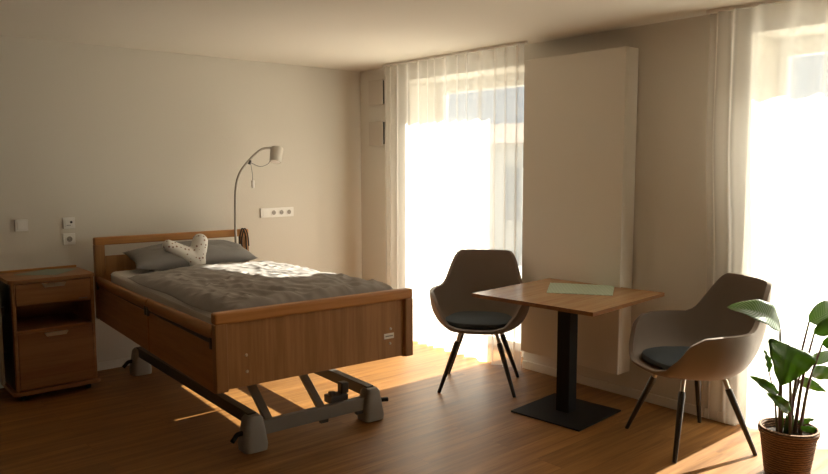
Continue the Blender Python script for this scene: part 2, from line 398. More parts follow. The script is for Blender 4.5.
# ------------------------------------------------------------------ curtains
def curtain(name, label, y0, y1, xc, amp, folds, seed, dense, push=False):
    rnd = random.Random(seed); n = folds * 14; L = abs(y1 - y0)
    ph = [0.0]; ys = []
    wid = [1.0 + rnd.uniform(-0.35, 0.45) for _ in range(folds)]
    for k, d in dense: wid[k] = d
    tot = sum(wid); acc = 0; pts = []
    for k, w in enumerate(wid):
        a = amp * rnd.uniform(0.7, 1.15); sk = rnd.uniform(-0.15, 0.15)
        for j in range(14):
            t = j / 14; yy = y0 + (y1 - y0) * (acc + w * t) / tot
            pts.append((yy, a * math.sin(2 * PI * t + sk * math.sin(2 * PI * t)), k, t))
        acc += w
    pts.append((y1, 0, folds - 1, 1.0))
    bm = bmesh.new(); NZ = 26; grid = []
    for iz in range(NZ + 1):
        z = 0.012 + (H - 0.0185 - 0.012) * iz / NZ
        f = 1 - 0.35 * (iz / NZ) ** 5
        lowz = 1 - max(0, min(1, (z - 0.85) / 0.9)); lowz = lowz * lowz * (3 - 2 * lowz)
        row = []
        for yy, xo, k, t in pts:
            w = noise.noise(Vector((yy * 2.1 + seed, z * 0.7, 0))) * 0.012 * (1 - iz / NZ)
            px_ = 0.0
            if push:      # the armchair's back presses the voile towards the window recess
                inn = max(0, min(1, (-3.66 - yy) / 0.12)); px_ = lowz * (0.072 + 0.065 * inn)
                xo *= 1 - lowz * 0.45 * (1 - inn)
            row.append(bm.verts.new((xc + px_ + xo * f + w * (0.4 if push else 1), yy + 0.25 * w, z)))
        grid.append(row)
    for a, b in zip(grid, grid[1:]):
        for i in range(len(a) - 1): bm.faces.new((a[i], a[i + 1], b[i + 1], b[i]))
    c = obj(name, bm, M['sheer'], smooth=True)
    tag(c, label, 'curtain', 'sheer white curtains')
    # pleat tape along the top and the doubled hem at the floor
    for nm, za, zb in (('pleat_tape', H - 0.10, H - 0.0185),):
        t = bmesh.new(); rows = []
        for z in (za, zb):
            f = 1 - 0.35 * (z / H) ** 5
            rows.append([t.verts.new((xc + xo * f - 0.0025 + 0.0, yy, z)) for yy, xo, k, tt in pts])
        for i in range(len(rows[0]) - 1): t.faces.new((rows[0][i], rows[0][i + 1], rows[1][i + 1], rows[1][i]))
        obj(nm, t, M['sheer'], c, smooth=True)
    r = obj('curtain_rail', B(xc - 0.012, xc + 0.012, min(y0, y1) - 0.02, max(y0, y1) + 0.02, H - 0.018, H, 0.002), M['plastic'])
    return c, r
c1, r1 = curtain('curtain', 'sheer white curtain between the bed and the tall wall panel', -0.52, -2.10, -0.12, 0.030, 14, 3, [(0, 0.45), (1, 0.5), (12, 0.7)])
tag(r1, 'slim white ceiling rail carrying the curtain behind the bed', 'curtain rail', 'ceiling curtain rails')
c2, r2 = curtain('curtain', 'sheer white curtain behind the potted plant at the right edge', -3.455, -5.25, -0.10, 0.036, 14, 11, [(0, 0.7), (1, 0.8), (2, 1.3), (3, 1.7)], push=True)
tag(r2, 'slim white ceiling rail carrying the curtain behind the plant', 'curtain rail', 'ceiling curtain rails')

# ------------------------------------------------------------------ wall fittings
pn = thing('wall_panel', 'tall flat beige-white panel mounted on the wall between the windows', 'wall panel', (0, -2.537, 0.175))
obj('front_plate', B(-0.150, -0.128, -0.409, 0.409, 0, 2.073, 0.004), M['panel'], pn)
obj('side_casing', B(-0.128, -0.012, -0.409, 0.409, 0.0, 2.073, 0.003), M['panel'], pn)
obj('wall_bracket', B(-0.012, -0.0005, -0.36, 0.36, 0.05, 2.02), M['grey_metal'], pn)

def vent(name, label, z0, z1):
    t = thing(name, label, 'vent', (0, -0.272, z0), 0, 'wall vents in the corner')
    obj('cover', B(-0.036, -0.022, -0.10, 0.10, 0, z1 - z0, 0.004), M['vent'], t)
    obj('shadow_gap_box', B(-0.022, -0.0005, -0.092, 0.092, 0.008, z1 - z0 - 0.008), M['hole'], t)  # near-black box stands in for the shadow gap behind the cover
vent('wall_vent', 'square white wall vent near the ceiling corner, the upper one', 2.06, 2.285)
vent('wall_vent', 'square white wall vent in the corner, the lower one', 1.70, 1.915)

def plate(t, x, w=0.081, h=0.081):
    obj('cover_plate', B(x - w / 2, x + w / 2, -0.013, -0.0005, -h / 2, h / 2, 0.003), M['plastic'], t)
def socket_insert(t, x, z=0):
    s = bmesh.new(); tube(s, [(x, -0.017, z), (x, -0.0125, z)], 0.027, 24)
    b = obj('socket_rim', s, M['plastic'], t)
    s = bmesh.new(); tube(s, [(x, -0.0178, z), (x, -0.0169, z)], 0.0195, 24)
    r_ = obj('socket_recess', s, mat('socket_shadow_plastic', (0.33, 0.30, 0.26), 0.5), b)
    h = bmesh.new(); tube(h, [(x - 0.0095, -0.0186, z), (x - 0.0095, -0.0177, z)], 0.003, 10); tube(h, [(x + 0.0095, -0.0186, z), (x + 0.0095, -0.0177, z)], 0.003, 10)
    obj('pin_holes', h, M['hole'], b)
t = thing('light_switch', 'square white rocker switch on the wall above the bedside cabinet', 'switch', (-2.913, 0, 1.112))
plate(t, 0); obj('rocker', B(-0.028, 0.028, -0.0175, -0.0125, -0.028, 0.028, 0.002), M['plastic'], t)
t = thing('alarm_socket', 'square white call outlet with a dark round port, above a power socket', 'outlet', (-2.606, 0, 1.112))
plate(t, 0); ins = obj('insert', B(-0.028, 0.028, -0.0165, -0.0125, -0.028, 0.028, 0.002), M['plastic'], t)
s = bmesh.new(); tube(s, [(0.013, -0.0185, 0.006), (0.013, -0.0162, 0.006)], 0.009, 18); obj('port', s, M['hole'], ins)
obj('label_strip', B(-0.018, 0.01, -0.0171, -0.0162, -0.018, -0.013), M['grey_plastic'], ins)
t = thing('power_socket', 'square white power socket on the wall, below the call outlet', 'power socket', (-2.609, 0, 0.997))
plate(t, 0); socket_insert(t, 0)
t = thing('socket_strip', 'long white wall strip with a switch and three power sockets beside the bed', 'power socket', (-0.912, 0, 1.114))
plate(t, 0, 0.325, 0.081)
obj('blank_insert', B(-0.142, -0.090, -0.0165, -0.0125, -0.026, 0.026, 0.002), M['plastic'], t)
for x in (-0.038, 0.038, 0.113): socket_insert(t, x)

# ------------------------------------------------------------------ care bed
BW, BL = 0.584, 1.1175
brz = -0.0619
bc = Vector((-2.6362 + BW * math.cos(brz) - BL * math.sin(brz), -2.3963 + BW * math.sin(brz) + BL * math.cos(brz), 0))
BEDM = Matrix.Translation(bc) @ Matrix.Rotation(brz, 4, 'Z')
def bedpt(a, l, z): return BEDM @ Vector((a, l, z))
bed = thing('care_bed', 'height-adjustable care bed with wooden head and foot boards and side rails', 'bed', bc, brz)
Y0, Y1 = -BL, BL
# footboard
bm = bmesh.new(); Z0, Z1 = 0.44, 0.827
fb = obj('footboard', B(-BW + 0.03, BW - 0.03, Y0 + 0.022, Y0 + 0.036, Z0 + 0.005, Z1 - 0.03), M['bedz'], bed)
# rails: rounded top
obj('top_rail', B(-BW, BW, Y0, Y0 + 0.055, Z1 - 0.058, Z1, 0.012, seg=3), M['bedx'], fb)
for sx in (-1, 1):
    a, b = (-BW, -BW + 0.062) if sx < 0 else (BW - 0.052, BW)
    obj('side_post', B(a, b, Y0, Y0 + 0.05, Z0, Z1 - 0.055, 0.006), M['bedz'], fb)
for a, z in ((-0.421, 0.600), (-0.419, 0.518), (0.441, 0.611), (0.436, 0.529)):
    s = bmesh.new(); tube(s, [(a, Y0 + 0.016, z), (a, Y0 + 0.0225, z)], [0.006, 0.008], 12); obj('screw', s, M['chrome'], fb)
lp = obj('label_plate', B(0.396, 0.462, Y0 + 0.018, Y0 + 0.0225, 0.556, 0.586, 0.001), M['plastic'], fb)
obj('label_text', B(0.404, 0.454, Y0 + 0.0170, Y0 + 0.0182, 0.568, 0.575), M['grey_plastic'], lp)
# headboard
ZA, ZB = 0.43, 1.013
hb = obj('headboard', B(-BW + 0.03, BW - 0.03, Y1 - 0.034, Y1 - 0.018, ZA, 0.878), M['bedz'], bed)
obj('top_rail', B(-BW, BW, Y1 - 0.05, Y1, ZB - 0.056, ZB, 0.010, seg=3), M['bedx'], hb)
for a, b in ((-BW, -BW + 0.07), (BW - 0.07, BW)):
    obj('side_post', B(a, b, Y1 - 0.05, Y1, ZA, ZB - 0.052, 0.006), M['bedz'], hb)
# side rails: two halves each side
for sx in (-1, 1):
    for (ya, yb, zs) in ((Y1 - 0.052, -0.050, (0.700, 0.706)), (-0.070, Y0 + 0.055, (0.708, 0.722))):
        xo = sx * (BW - 0.012)
        pn_ = obj('side_panel', B(min(xo, xo - sx * 0.020), max(xo, xo - sx * 0.020), yb, ya, 0.425, 0.662, 0.003), M['bedy'], bed)
        s = bmesh.new()
        prof = [(0.019 * math.cos(t_) , 0.036 * math.sin(t_)) for t_ in [k * PI / 8 for k in range(16)]]
        prism(s, prof, lambda p, q, t_, xo=xo, sx=sx: Vector((xo - sx * 0.008 + p, yb + (ya - yb) * t_, q + zs[0] + (zs[1] - zs[0]) * (1 - t_))), 0.0, 1.0)
        obj('grab_rail', s, M['bedy'], pn_, smooth='auto')
        g = bmesh.new(); box(g, xo - sx * 0.012 - 0.006, xo - sx * 0.012 + 0.006, yb + 0.01, ya - 0.01, 0.655, 0.678)
        obj('rail_track', g, M['dark_metal'], pn_)
        for yy in (yb + 0.012, ya - 0.012):
            g = B(xo - 0.010 + sx * 0.004, xo + 0.010 + sx * 0.004, yy - 0.011, yy + 0.011, 0.645, 0.70, 0.003)
            obj('rail_slider', g, M['dark_metal'], pn_)
# slatted base and mattress
ms = bmesh.new(); box(ms, -0.50, 0.50, Y0 + 0.07, Y1 - 0.088, 0.62, 0.772, 0.03, seg=3)
fr_ = bmesh.new()
for x in (-0.5, 0.5): box(fr_, x - 0.02, x + 0.02, Y0 + 0.05, Y1 - 0.05, 0.545, 0.60, 0.004)
for k in range(9): box(fr_, -0.5, 0.5, Y0 + 0.15 + k * 0.23, Y0 + 0.20 + k * 0.23, 0.602, 0.618)
obj('mattress_frame', fr_, M['dark_metal'], bed)
# chassis
CX0, CX1, CY0, CY1 = -0.30, 0.475, -0.80, 1.02
CHX = []
feet = []
for (wx, wy) in ((-2.312, -2.125), (-1.548, -2.160), (-2.243, -0.300), (-1.44, -0.34)):
    q = BEDM.inverted() @ Vector((wx, wy, 0)); feet.append((q.x, q.y))
(fx0, fy0), (fx1, fy1), (bx0, by0), (bx1, by1) = feet
for i, (x, y) in enumerate(feet):
    s = bmesh.new(); sy = -1 if i < 2 else 1; sx = -1 if i % 2 == 0 else 1
    rings = []
    for hw, hd, z, r in ((0.066, 0.062, 0.006, 0.03), (0.069, 0.065, 0.04, 0.03), (0.059, 0.056, 0.11, 0.028), (0.048, 0.048, 0.178, 0.024), (0.034, 0.036, 0.196, 0.018)):
        ring = []
        for cxs, cys, a0 in ((1, 1, 0), (-1, 1, 90), (-1, -1, 180), (1, -1, 270)):
            for k in range(5):
                an = math.radians(a0 + k * 22.5); ring.append(s.verts.new((x + cxs * (hw - r) + r * math.cos(an), y + cys * (hd - r) + r * math.sin(an), z)))
        rings.append(ring)
    for a, b in zip(rings, rings[1:]):
        for k in range(20): s.faces.new((a[k], a[(k + 1) % 20], b[(k + 1) % 20], b[k]))
    s.faces.new(rings[0]); s.faces.new(rings[-1])
    ft = obj('foot_housing', s, M['grey_plastic'], bed, smooth='auto')
    w_ = bmesh.new(); tube(w_, [(x - 0.022, y, 0.031), (x + 0.022, y, 0.031)], 0.0305, 20); obj('castor_wheel', w_, M['black_rubber'], ft)
    p_ = bmesh.new(); dz_ = 0.03 if sx < 0 else 0.002
    pts = bez([(x + sx * 0.05, y, 0.105), (x + sx * 0.085, y + 0.0, 0.103), (x + sx * 0.108, y - 0.006, 0.103 - dz_ * 0.6), (x + sx * 0.122, y - 0.010, 0.103 - dz_)], 4)
    tube(p_, pts, 0.0135, 10); obj('brake_pedal', p_, M['black'], ft, smooth=True)
for (p0, p1) in (((fx0, fy0, 0.172), (bx0, by0, 0.172)), ((fx1, fy1, 0.172), (bx1, by1, 0.172))):
    s = bmesh.new(); bar(s, p0, p1, 0.050, 0.066); obj('chassis_beam', s, M['dark_metal'], bed)
s = bmesh.new(); bar(s, (fx0 + 0.05, fy0, 0.112), (fx1 - 0.05, fy1, 0.112), 0.04, 0.075); obj('cross_beam', s, M['grey_metal'], bed)
s = bmesh.new(); bar(s, (bx0 + 0.05, by0, 0.112), (bx1 - 0.05, by1, 0.112), 0.04, 0.075); obj('cross_beam', s, M['grey_metal'], bed)
for tx in (0.13, 0.56):
    x = fx0 + (fx1 - fx0) * tx
    s = bmesh.new(); bar(s, (x, fy0 + 0.0, 0.13), (x - 0.0, fy0 + 0.62, 0.56), 0.045, 0.028); obj('lifting_arm', s, M['grey_metal'], bed)
    s = bmesh.new(); bar(s, (x, by0 - 0.0, 0.13), (x, by0 - 0.62, 0.56), 0.045, 0.028); obj('lifting_arm', s, M['grey_metal'], bed)
g = bmesh.new(); box(g, 0.22, 0.34, fy0 + 0.02, fy0 + 0.10, 0.14, 0.185, 0.005); box(g, 0.30, 0.35, fy0 + 0.03, fy0 + 0.08, 0.185, 0.25, 0.006); box(g, 0.225, 0.26, fy0 + 0.03, fy0 + 0.06, 0.185, 0.21, 0.004)
obj('lift_motor', g, M['dark_metal'], bed)
for xx in (0.16, 0.40):
    g = bmesh.new(); box(g, xx - 0.025, xx + 0.025, fy0 - 0.012, fy0 + 0.012, 0.055, 0.076, 0.003); obj('cable_clip', g, M['dark_metal'], bed)

mt = obj('mattress', ms, M['sheet']); mt.location = bc; mt.rotation_euler = (0, 0, brz)
tag(mt, 'thick mattress in a white fitted sheet lying in the care bed', 'mattress')
# piping of the mattress cover
pp = bmesh.new()
for z in (0.640, 0.752):
    lp_ = [(-0.499, Y0 + 0.10, z), (-0.499, Y1 - 0.118, z), (-0.47, Y1 - 0.0885, z), (0.47, Y1 - 0.0885, z), (0.499, Y1 - 0.118, z), (0.499, Y0 + 0.10, z)]
    tube(pp, lp_, 0.003, 6)
obj('piping', pp, M['sheet'], mt)

# duvet: soft thick cover with creases
def duvet_mesh():
    bm = bmesh.new(); NU, NV = 120, 160; A0, A1, L0, L1 = -0.49, 0.60, -1.045, 0.735
    def shape(u, v):
        a = A0 + (A1 - A0) * u
        head = L1 - 0.02 * math.sin(u * 9) - 0.10 * (1 - u) ** 2
        l = L0 + (head - L0) * v
        a += (0.010 * math.sin(v * 13 + 1) - 0.012 * v) * (1 - u)
        du = min(u, 1 - u) * (A1 - A0); dv = min(v, 1 - v) * (L1 - L0)
        e = min(1, du / 0.10); f = min(1, dv / 0.09)
        prof = (1 - (1 - e) ** 2.2) * (1 - (1 - f) ** 2.2)
        p = Vector((a * 3.0, l * 2.0, 1.7))
        n = noise.noise(p) * 0.5 + noise.noise(p * 2.3) * 0.25
        q = Vector((a * 6 + l * 3.5, l * 1.6 - a * 2.0, 5.0))
        rid = 1 - abs(noise.noise(q)) * 2.2
        q2 = Vector((a * 3 - l * 8, a * 7 + l * 2, 9.0)); rid2 = 1 - abs(noise.noise(q2)) * 2.4
        q3 = Vector((a * 15 + l * 5, l * 6 - a * 3, 2.0)); rid3 = 1 - abs(noise.noise(q3)) * 2.2
        h = 0.010 + 0.042 * (1 - v) ** 0.55 + 0.012 * math.sin(PI * u) + 0.006 * n + (0.012 * max(0, rid) + 0.012 * max(0, rid2) + 0.009 * max(0, rid3)) * (0.45 + 0.55 * (1 - v) ** 0.4)
        z = 0.774 + h * prof
        if a > 0.50: z -= 0.10 * ((a - 0.50) / 0.10) ** 1.5
        return Vector((a, l, z))
    top = [[bm.verts.new(shape(i / NU, j / NV)) for i in range(NU + 1)] for j in range(NV + 1)]
    bot = {}
    def bv(i, j):
        if (i, j) not in bot:
            c = top[j][i].co; bot[(i, j)] = bm.verts.new((c.x, c.y, min(c.z, 0.7735) - (0.0 if c.x < 0.5 else 0.03)))
        return bot[(i, j)]
    for j in range(NV):
        for i in range(NU): bm.faces.new((top[j][i], top[j][i + 1], top[j + 1][i + 1], top[j + 1][i]))
    border = [(i, 0) for i in range(NU)] + [(NU, j) for j in range(NV)] + [(i, NV) for i in range(NU, 0, -1)] + [(0, j) for j in range(NV, 0, -1)]
    for k in range(len(border)):
        a, b = border[k], border[(k + 1) % len(border)]
        bm.faces.new((top[a[1]][a[0]], bv(*a), bv(*b), top[b[1]][b[0]]))
    return bm
dv = obj('duvet', duvet_mesh(), M['duvet'], smooth=True); dv.location = bc; dv.rotation_euler = (0, 0, brz)
tag(dv, 'rumpled grey-brown duvet spread over the care bed', 'duvet')

def pillow_mesh(w, d, t, seed):
    bm = bmesh.new(); NU, NV = 56, 34
    def pt(u, v, s):
        x = u * w / 2 * (1 - 0.07 * (1 - v * v) * u * u); y = v * d / 2 * (1 - 0.10 * (1 - u * u) * v * v)
        e = (max(0, 1 - abs(u) ** 3.0) ** 0.6) * (max(0, 1 - abs(v) ** 2.6) ** 0.6)
        z = s * t / 2 * e
        c = noise.noise(Vector((u * 2.5 + seed, v * 2.5, s))) * 0.022 + (1 - abs(noise.noise(Vector((u * 5 + v * 3, v * 6, seed)))) * 2) * 0.006
        return Vector((x, y, z + c * e))
    g = {}
    for s in (1, -1):
        for j in range(NV + 1):
            for i in range(NU + 1):
                edge = i in (0, NU) or j in (0, NV)
                if s < 0 and edge: g[(s, i, j)] = g[(1, i, j)]
                else: g[(s, i, j)] = bm.verts.new(pt(i / NU * 2 - 1, j / NV * 2 - 1, s))
    for s in (1, -1):
        for j in range(NV):
            for i in range(NU):
                try: bm.faces.new((g[(s, i, j)], g[(s, i + 1, j)], g[(s, i + 1, j + 1)], g[(s, i, j + 1)]))
                except ValueError: pass
    return bm
pl = obj('pillow', pillow_mesh(0.91, 0.33, 0.165, 2.0), M['pillow'], smooth=True)
pl.matrix_world = BEDM @ Matrix.Translation((0.045, 0.872, 0.860)) @ Matrix.Rotation(math.radians(14), 4, 'X')
tag(pl, 'wide grey pillow resting against the headboard', 'pillow')

# small V-shaped cushion
def v_cushion_mesh():
    J, Lp, Rp = (0.035, 0.843, 0.066), (-0.152, 0.953, 0.043), (0.078, 0.970, 0.055)
    def cone(p, A, Bq):
        ax_, az_ = Bq[0] - A[0], Bq[1] - A[1]; t = max(0, min(1, ((p[0] - A[0]) * ax_ + (p[1] - A[1]) * az_) / (ax_ * ax_ + az_ * az_)))
        r = A[2] + (Bq[2] - A[2]) * t
        return math.hypot(p[0] - A[0] - ax_ * t, p[1] - A[1] - az_ * t) - r
    def sdf(p):
        a, b = cone(p, J, Lp), cone(p, J, Rp); k = 0.018
        h = max(k - abs(a - b), 0) / k
        return min(a, b) - h * h * k * 0.25
    c0 = (0.028, 0.868); NTH, NR = 120, 16; bm = bmesh.new(); rim = []
    for k in range(NTH):
        th = 2 * PI * k / NTH; d = 0.0
        while sdf((c0[0] + d * math.cos(th), c0[1] + d * math.sin(th))) < -0.0004 and d < 0.4: d += 0.0008
        rim.append(d)
    def put(x, z, s_):
        RM = 0.056; d = max(0.0, min(RM, -sdf((x, z)))); hh = 0.95 * math.sqrt(max(0, RM * RM - (RM - d) ** 2))
        return Vector((x, 0.752 + (z - 0.79) * 0.22 - s_ * hh, z))
    g = {}
    for s_ in (1, -1):
        g[(s_, 0)] = [bm.verts.new(put(c0[0], c0[1], s_))]
        for j in range(1, NR + 1):
            if j == NR and s_ < 0: g[(s_, j)] = g[(1, j)]; continue
            q = 1 - (1 - j / NR) ** 1.5
            g[(s_, j)] = [bm.verts.new(put(c0[0] + rim[k] * q * math.cos(2 * PI * k / NTH), c0[1] + rim[k] * q * math.sin(2 * PI * k / NTH), s_ if j < NR else 0)) for k in range(NTH)]
        for j in range(NR):
            A, Bq = g[(s_, j)], g[(s_, j + 1)]
            for k in range(NTH):
                k2 = (k + 1) % NTH
                if len(A) == 1: bm.faces.new((A[0], Bq[k], Bq[k2]))
                else: bm.faces.new((A[k], Bq[k], Bq[k2], A[k2]))
    return bm
hc = obj('shaped_cushion', v_cushion_mesh(), M['dots'], smooth=True)
hc.location = bc; hc.rotation_euler = (0, 0, brz)
tag(hc, 'small white V-shaped cushion with brown dots leaning on the grey pillow', 'cushion')

# cable looped over the headboard end
s = bmesh.new()
for k, (o1, o2) in enumerate(((0.0, 0.0), (0.016, 0.03))):
    yy = Y1 - 0.062 - k * 0.008
    tube(s, bez([(0.500 + o1, yy, 0.82 + o2), (0.497 + o1, yy, 0.93), (0.513 + o1, yy, 1.00), (0.524 + o1, yy + 0.004, 1.02 ), (0.538 + o1, yy, 1.005), (0.552 + o1, yy, 0.95), (0.556 + o1, yy, 0.85 + o2)], 6), 0.0055, 8)
lo = obj('cable_loop', s, M['black_rubber'], smooth=True); lo.location = bc; lo.rotation_euler = (0, 0, brz)
tag(lo, 'dark cable hanging in a loop from the right end of the headboard', 'cable')

# reading lamp clamped at the headboard
rl = thing('reading_lamp', 'slender grey gooseneck reading lamp rising from the head of the bed', 'lamp', bedpt(0.475, 1.045, 0.60), brz)
def lq(a, z, dy=0.0): return (a - 0.475, dy, z - 0.60)
s = bmesh.new(); tube(s, bez([lq(0.462, 0.60), lq(0.462, 0.90), lq(0.463, 1.10), lq(0.471, 1.32), lq(0.496, 1.43), lq(0.540, 1.505), lq(0.628, 1.595), lq(0.700, 1.648), lq(0.765, 1.660), lq(0.805, 1.655)], 6), 0.0095, 12)
obj('gooseneck', s, M['lampneck'], rl, smooth='auto')
s = bmesh.new(); ax = Vector((-0.30, -0.25, -1)).normalized(); p0 = Vector(lq(0.838, 1.665)); 
tube(s, [p0, p0 + ax * 0.004, p0 + ax * 0.02, p0 + ax * 0.125], [0.034, 0.048, 0.054, 0.046], 28)
sh = obj('lamp_shade', s, M['lampgrey'], rl, smooth='auto')
s = bmesh.new(); tube(s, [p0 + ax * 0.124, p0 + ax * 0.127], 0.036, 24); obj('lamp_lens', s, M['plastic'], sh)
s = bmesh.new(); tube(s, bez([tuple(p0 + ax * 0.10 + Vector((-0.04, 0, 0))), lq(0.745, 1.530, -0.01), lq(0.68, 1.512, -0.01), lq(0.615, 1.535, -0.01), lq(0.592, 1.548, -0.008)], 6), 0.003, 6)
obj('cord', s, M['grey_metal'], rl, smooth=True)
s = bmesh.new(); tube(s, [lq(0.588, 1.530, -0.003), lq(0.600, 1.560, -0.003)], 0.0115, 12); obj('cord_clip', s, M['hole'], rl)
s = bmesh.new(); tube(s, [lq(0.598, 1.545, -0.01), lq(0.612, 1.45, -0.012), lq(0.612, 1.40, -0.012)], 0.0022, 6); pc = obj('pull_cord', s, M['grey_metal'], rl, smooth=True)
s = bmesh.new(); tube(s, [lq(0.612, 1.405, -0.012), lq(0.612, 1.40, -0.012), lq(0.613, 1.345, -0.012), lq(0.613, 1.34, -0.012)], [0.007, 0.013, 0.013, 0.007], 14); obj('pendant_switch', s, M['plastic'], pc, smooth='auto')
obj('clamp', B(-0.031, 0.005, -0.016, 0.016, 0.0, 0.03, 0.003), M['dark_metal'], rl)

# ------------------------------------------------------------------ bedside cabinet
cb = thing('bedside_cabinet', 'brown wooden bedside cabinet on castors with drawer, open shelf and door', 'cabinet', (-2.838, -0.24, 0))
X0, X1, YA, YB = -0.25, 0.25, -0.21, 0.205
bm = bmesh.new()
box(bm, X0, X0 + 0.022, YA, YB, 0.07, 0.775, 0.005); box(bm, X1 - 0.022, X1, YA, YB, 0.07, 0.775, 0.005)
box(bm, X0 + 0.02, X1 - 0.02, YB - 0.012, YB, 0.07, 0.775)
box(bm, X0 + 0.02, X1 - 0.02, YA + 0.008, YB - 0.012, 0.446, 0.464)
box(bm, X0 + 0.02, X1 - 0.02, YA + 0.012, YB - 0.012, 0.618, 0.628)
obj('carcass', bm, M['cabz'], cb)
# top with rounded front corners
def rrect(x0, x1, y0, y1, r, n=5):
    o = []
    for cx_, cy_, a0 in ((x1 - r, y1 - r, 0), (x0 + r, y1 - r, 90), (x0 + r, y0 + r, 180), (x1 - r, y0 + r, 270)):
        for k in range(n + 1):
            a = math.radians(a0 + 90 * k / n); o.append((cx_ + r * math.cos(a), cy_ + r * math.sin(a)))
    return o
def slab(x0, x1, y0, y1, z0, z1, r):
    b = bmesh.new(); prism(b, rrect(x0, x1, y0, y1, r), lambda p, q, t: Vector((p, q, t)), z0, z1); return b
tp = obj('cabinet_top', slab(X0 - 0.015, X1 + 0.012, YA - 0.012, YB, 0.775, 0.797, 0.03), M['cabz'], cb)
obj('gallery_rail', B(X0 - 0.01, X1 + 0.008, YB - 0.016, YB, 0.797, 0.812, 0.004), M['bedx'], tp)
obj('base_plate', slab(X0 - 0.018, X1 + 0.018, YA - 0.018, YB, 0.047, 0.070, 0.03), M['cabz'], cb)
def handle(bm, z, yf):
    o = [(-0.072, 0.0), (0.072, 0.0), (0.058, -0.023), (-0.058, -0.023)]
    prism(bm, o, lambda p, q, t: Vector((p, t, z + q)), yf - 0.018, yf)
    return bm
dr = obj('drawer', B(X0 + 0.024, X1 - 0.024, YA - 0.002, YA + 0.016, 0.632, 0.768, 0.002), M['cabz'], cb)
h = bmesh.new(); handle(h, 0.760, YA - 0.002); obj('handle', h, M['chrome'], dr)
obj('logo_plate', B(0.15, 0.205, YA - 0.0035, YA - 0.0015, 0.636, 0.642), M['grey_metal'], dr)
do = obj('cabinet_door', B(X0 + 0.024, X1 - 0.024, YA - 0.002, YA + 0.016, 0.077, 0.446, 0.002), M['cabz'], cb)
h = bmesh.new(); handle(h, 0.436, YA - 0.002); obj('handle', h, M['chrome'], do)
for x in (-0.20, 0.20):
    for y in (-0.16, 0.15):
        w_ = bmesh.new(); tube(w_, [(x - 0.012, y, 0.0195), (x + 0.012, y, 0.0195)], 0.019, 18); box(w_, x - 0.017, x + 0.017, y - 0.012, y + 0.02, 0.028, 0.048, 0.003)
        obj('castor', w_, M['black_rubber'], cb)
obj('side_recess_shade', B(X0 - 0.003, X0, YA + 0.03, YB - 0.02, 0.08, 0.765), M['hole'], cb)  # thin black sheet painted in as the shade of an open side recess
fl = obj('folding_tray', B(X0 - 0.075, X0 - 0.055, YA + 0.03, YB - 0.02, 0.13, 0.735, 0.006), mat('tray_laminate', (0.30, 0.25, 0.18), 0.45), cb)
for zz in (0.25, 0.55): obj('tray_bracket', B(X0 - 0.055, X0, -0.02, 0.02, zz, zz + 0.05), M['hole'], fl)

def cloth(name, corners, m, label, z, thick=0.0025, wav=0.003, n=18, seed=0):
    bm = bmesh.new(); A, Bc, Cc, D = [Vector(c) for c in corners]; cen = (A + Bc + Cc + D) / 4
    top = []; bot = []
    for j in range(n + 1):
        rt, rb_ = [], []
        for i in range(n + 1):
            u, v = i / n, j / n
            p = (A * (1 - u) + Bc * u) * (1 - v) + (D * (1 - u) + Cc * u) * v
            w = abs(noise.noise(Vector((p.x * 9 + seed, p.y * 9, 0)))) * wav
            q = p - cen
            rt.append(bm.verts.new((q.x, q.y, thick + w))); rb_.append(bm.verts.new((q.x, q.y, w * 0.9)))
        top.append(rt); bot.append(rb_)
    for j in range(n):
        for i in range(n):
            bm.faces.new((top[j][i], top[j][i + 1], top[j + 1][i + 1], top[j + 1][i])); bm.faces.new((bot[j][i], bot[j + 1][i], bot[j + 1][i + 1], bot[j][i + 1]))
    for k in range(n):
        for (a, b) in (((0, k), (0, k + 1)), ((n, k), (n, k + 1)), ((k, 0), (k + 1, 0)), ((k, n), (k + 1, n))):
            bm.faces.new((top[a[0]][a[1]], top[b[0]][b[1]], bot[b[0]][b[1]], bot[a[0]][a[1]]))
    o = obj(name, bm, m, smooth='auto'); o.location = (cen.x, cen.y, z); tag(o, label, 'cloth'); return o
cloth('cabinet_cloth', [(-3.02, -0.20, 0), (-2.80, -0.38, 0), (-2.61, -0.16, 0), (-2.78, -0.06, 0)], M['cloth_grey'], 'grey-green cloth laid on top of the bedside cabinet', 0.7975, seed=3)

# ------------------------------------------------------------------ table
tb = thing('cafe_table', 'square wooden table on a black pedestal between the two armchairs', 'table', (-0.5542, -2.8508, 0), 0.0861)
hs = 0.8311 / 2
tt = obj('tabletop', B(-hs, hs, -hs, hs, 0.7215, 0.7448, 0.002), M['table'], tb)
eb = bmesh.new()
for a in ((-hs - 0.001, hs + 0.001, -hs - 0.0012, -hs + 0.001), (-hs - 0.001, hs + 0.001, hs - 0.001, hs + 0.0012), (-hs - 0.0012, -hs + 0.001, -hs, hs), (hs - 0.001, hs + 0.0012, -hs, hs)):
    box(eb, a[0], a[1], a[2], a[3], 0.7220, 0.7438)
obj('edge_banding', eb, M['edge'], tt)
obj('column', B(-0.045, 0.045, -0.045, 0.045, 0.010, 0.715, 0.004), M['black'], tb)
obj('base_plate', B(-0.243, 0.243, -0.243, 0.243, 0.0, 0.010, 0.003), M['black'], tb)
obj('mounting_plate', B(-0.16, 0.16, -0.16, 0.16, 0.7135, 0.7215), M['black'], tb)
cloth('table_cloth', [(-0.345, -2.545, 0), (-0.125, -2.89, 0), (-0.435, -3.085, 0), (-0.655, -2.765, 0)], M['cloth_green'], 'sage green woven cloth lying on the square table', 0.7452, wav=0.002, seed=8)

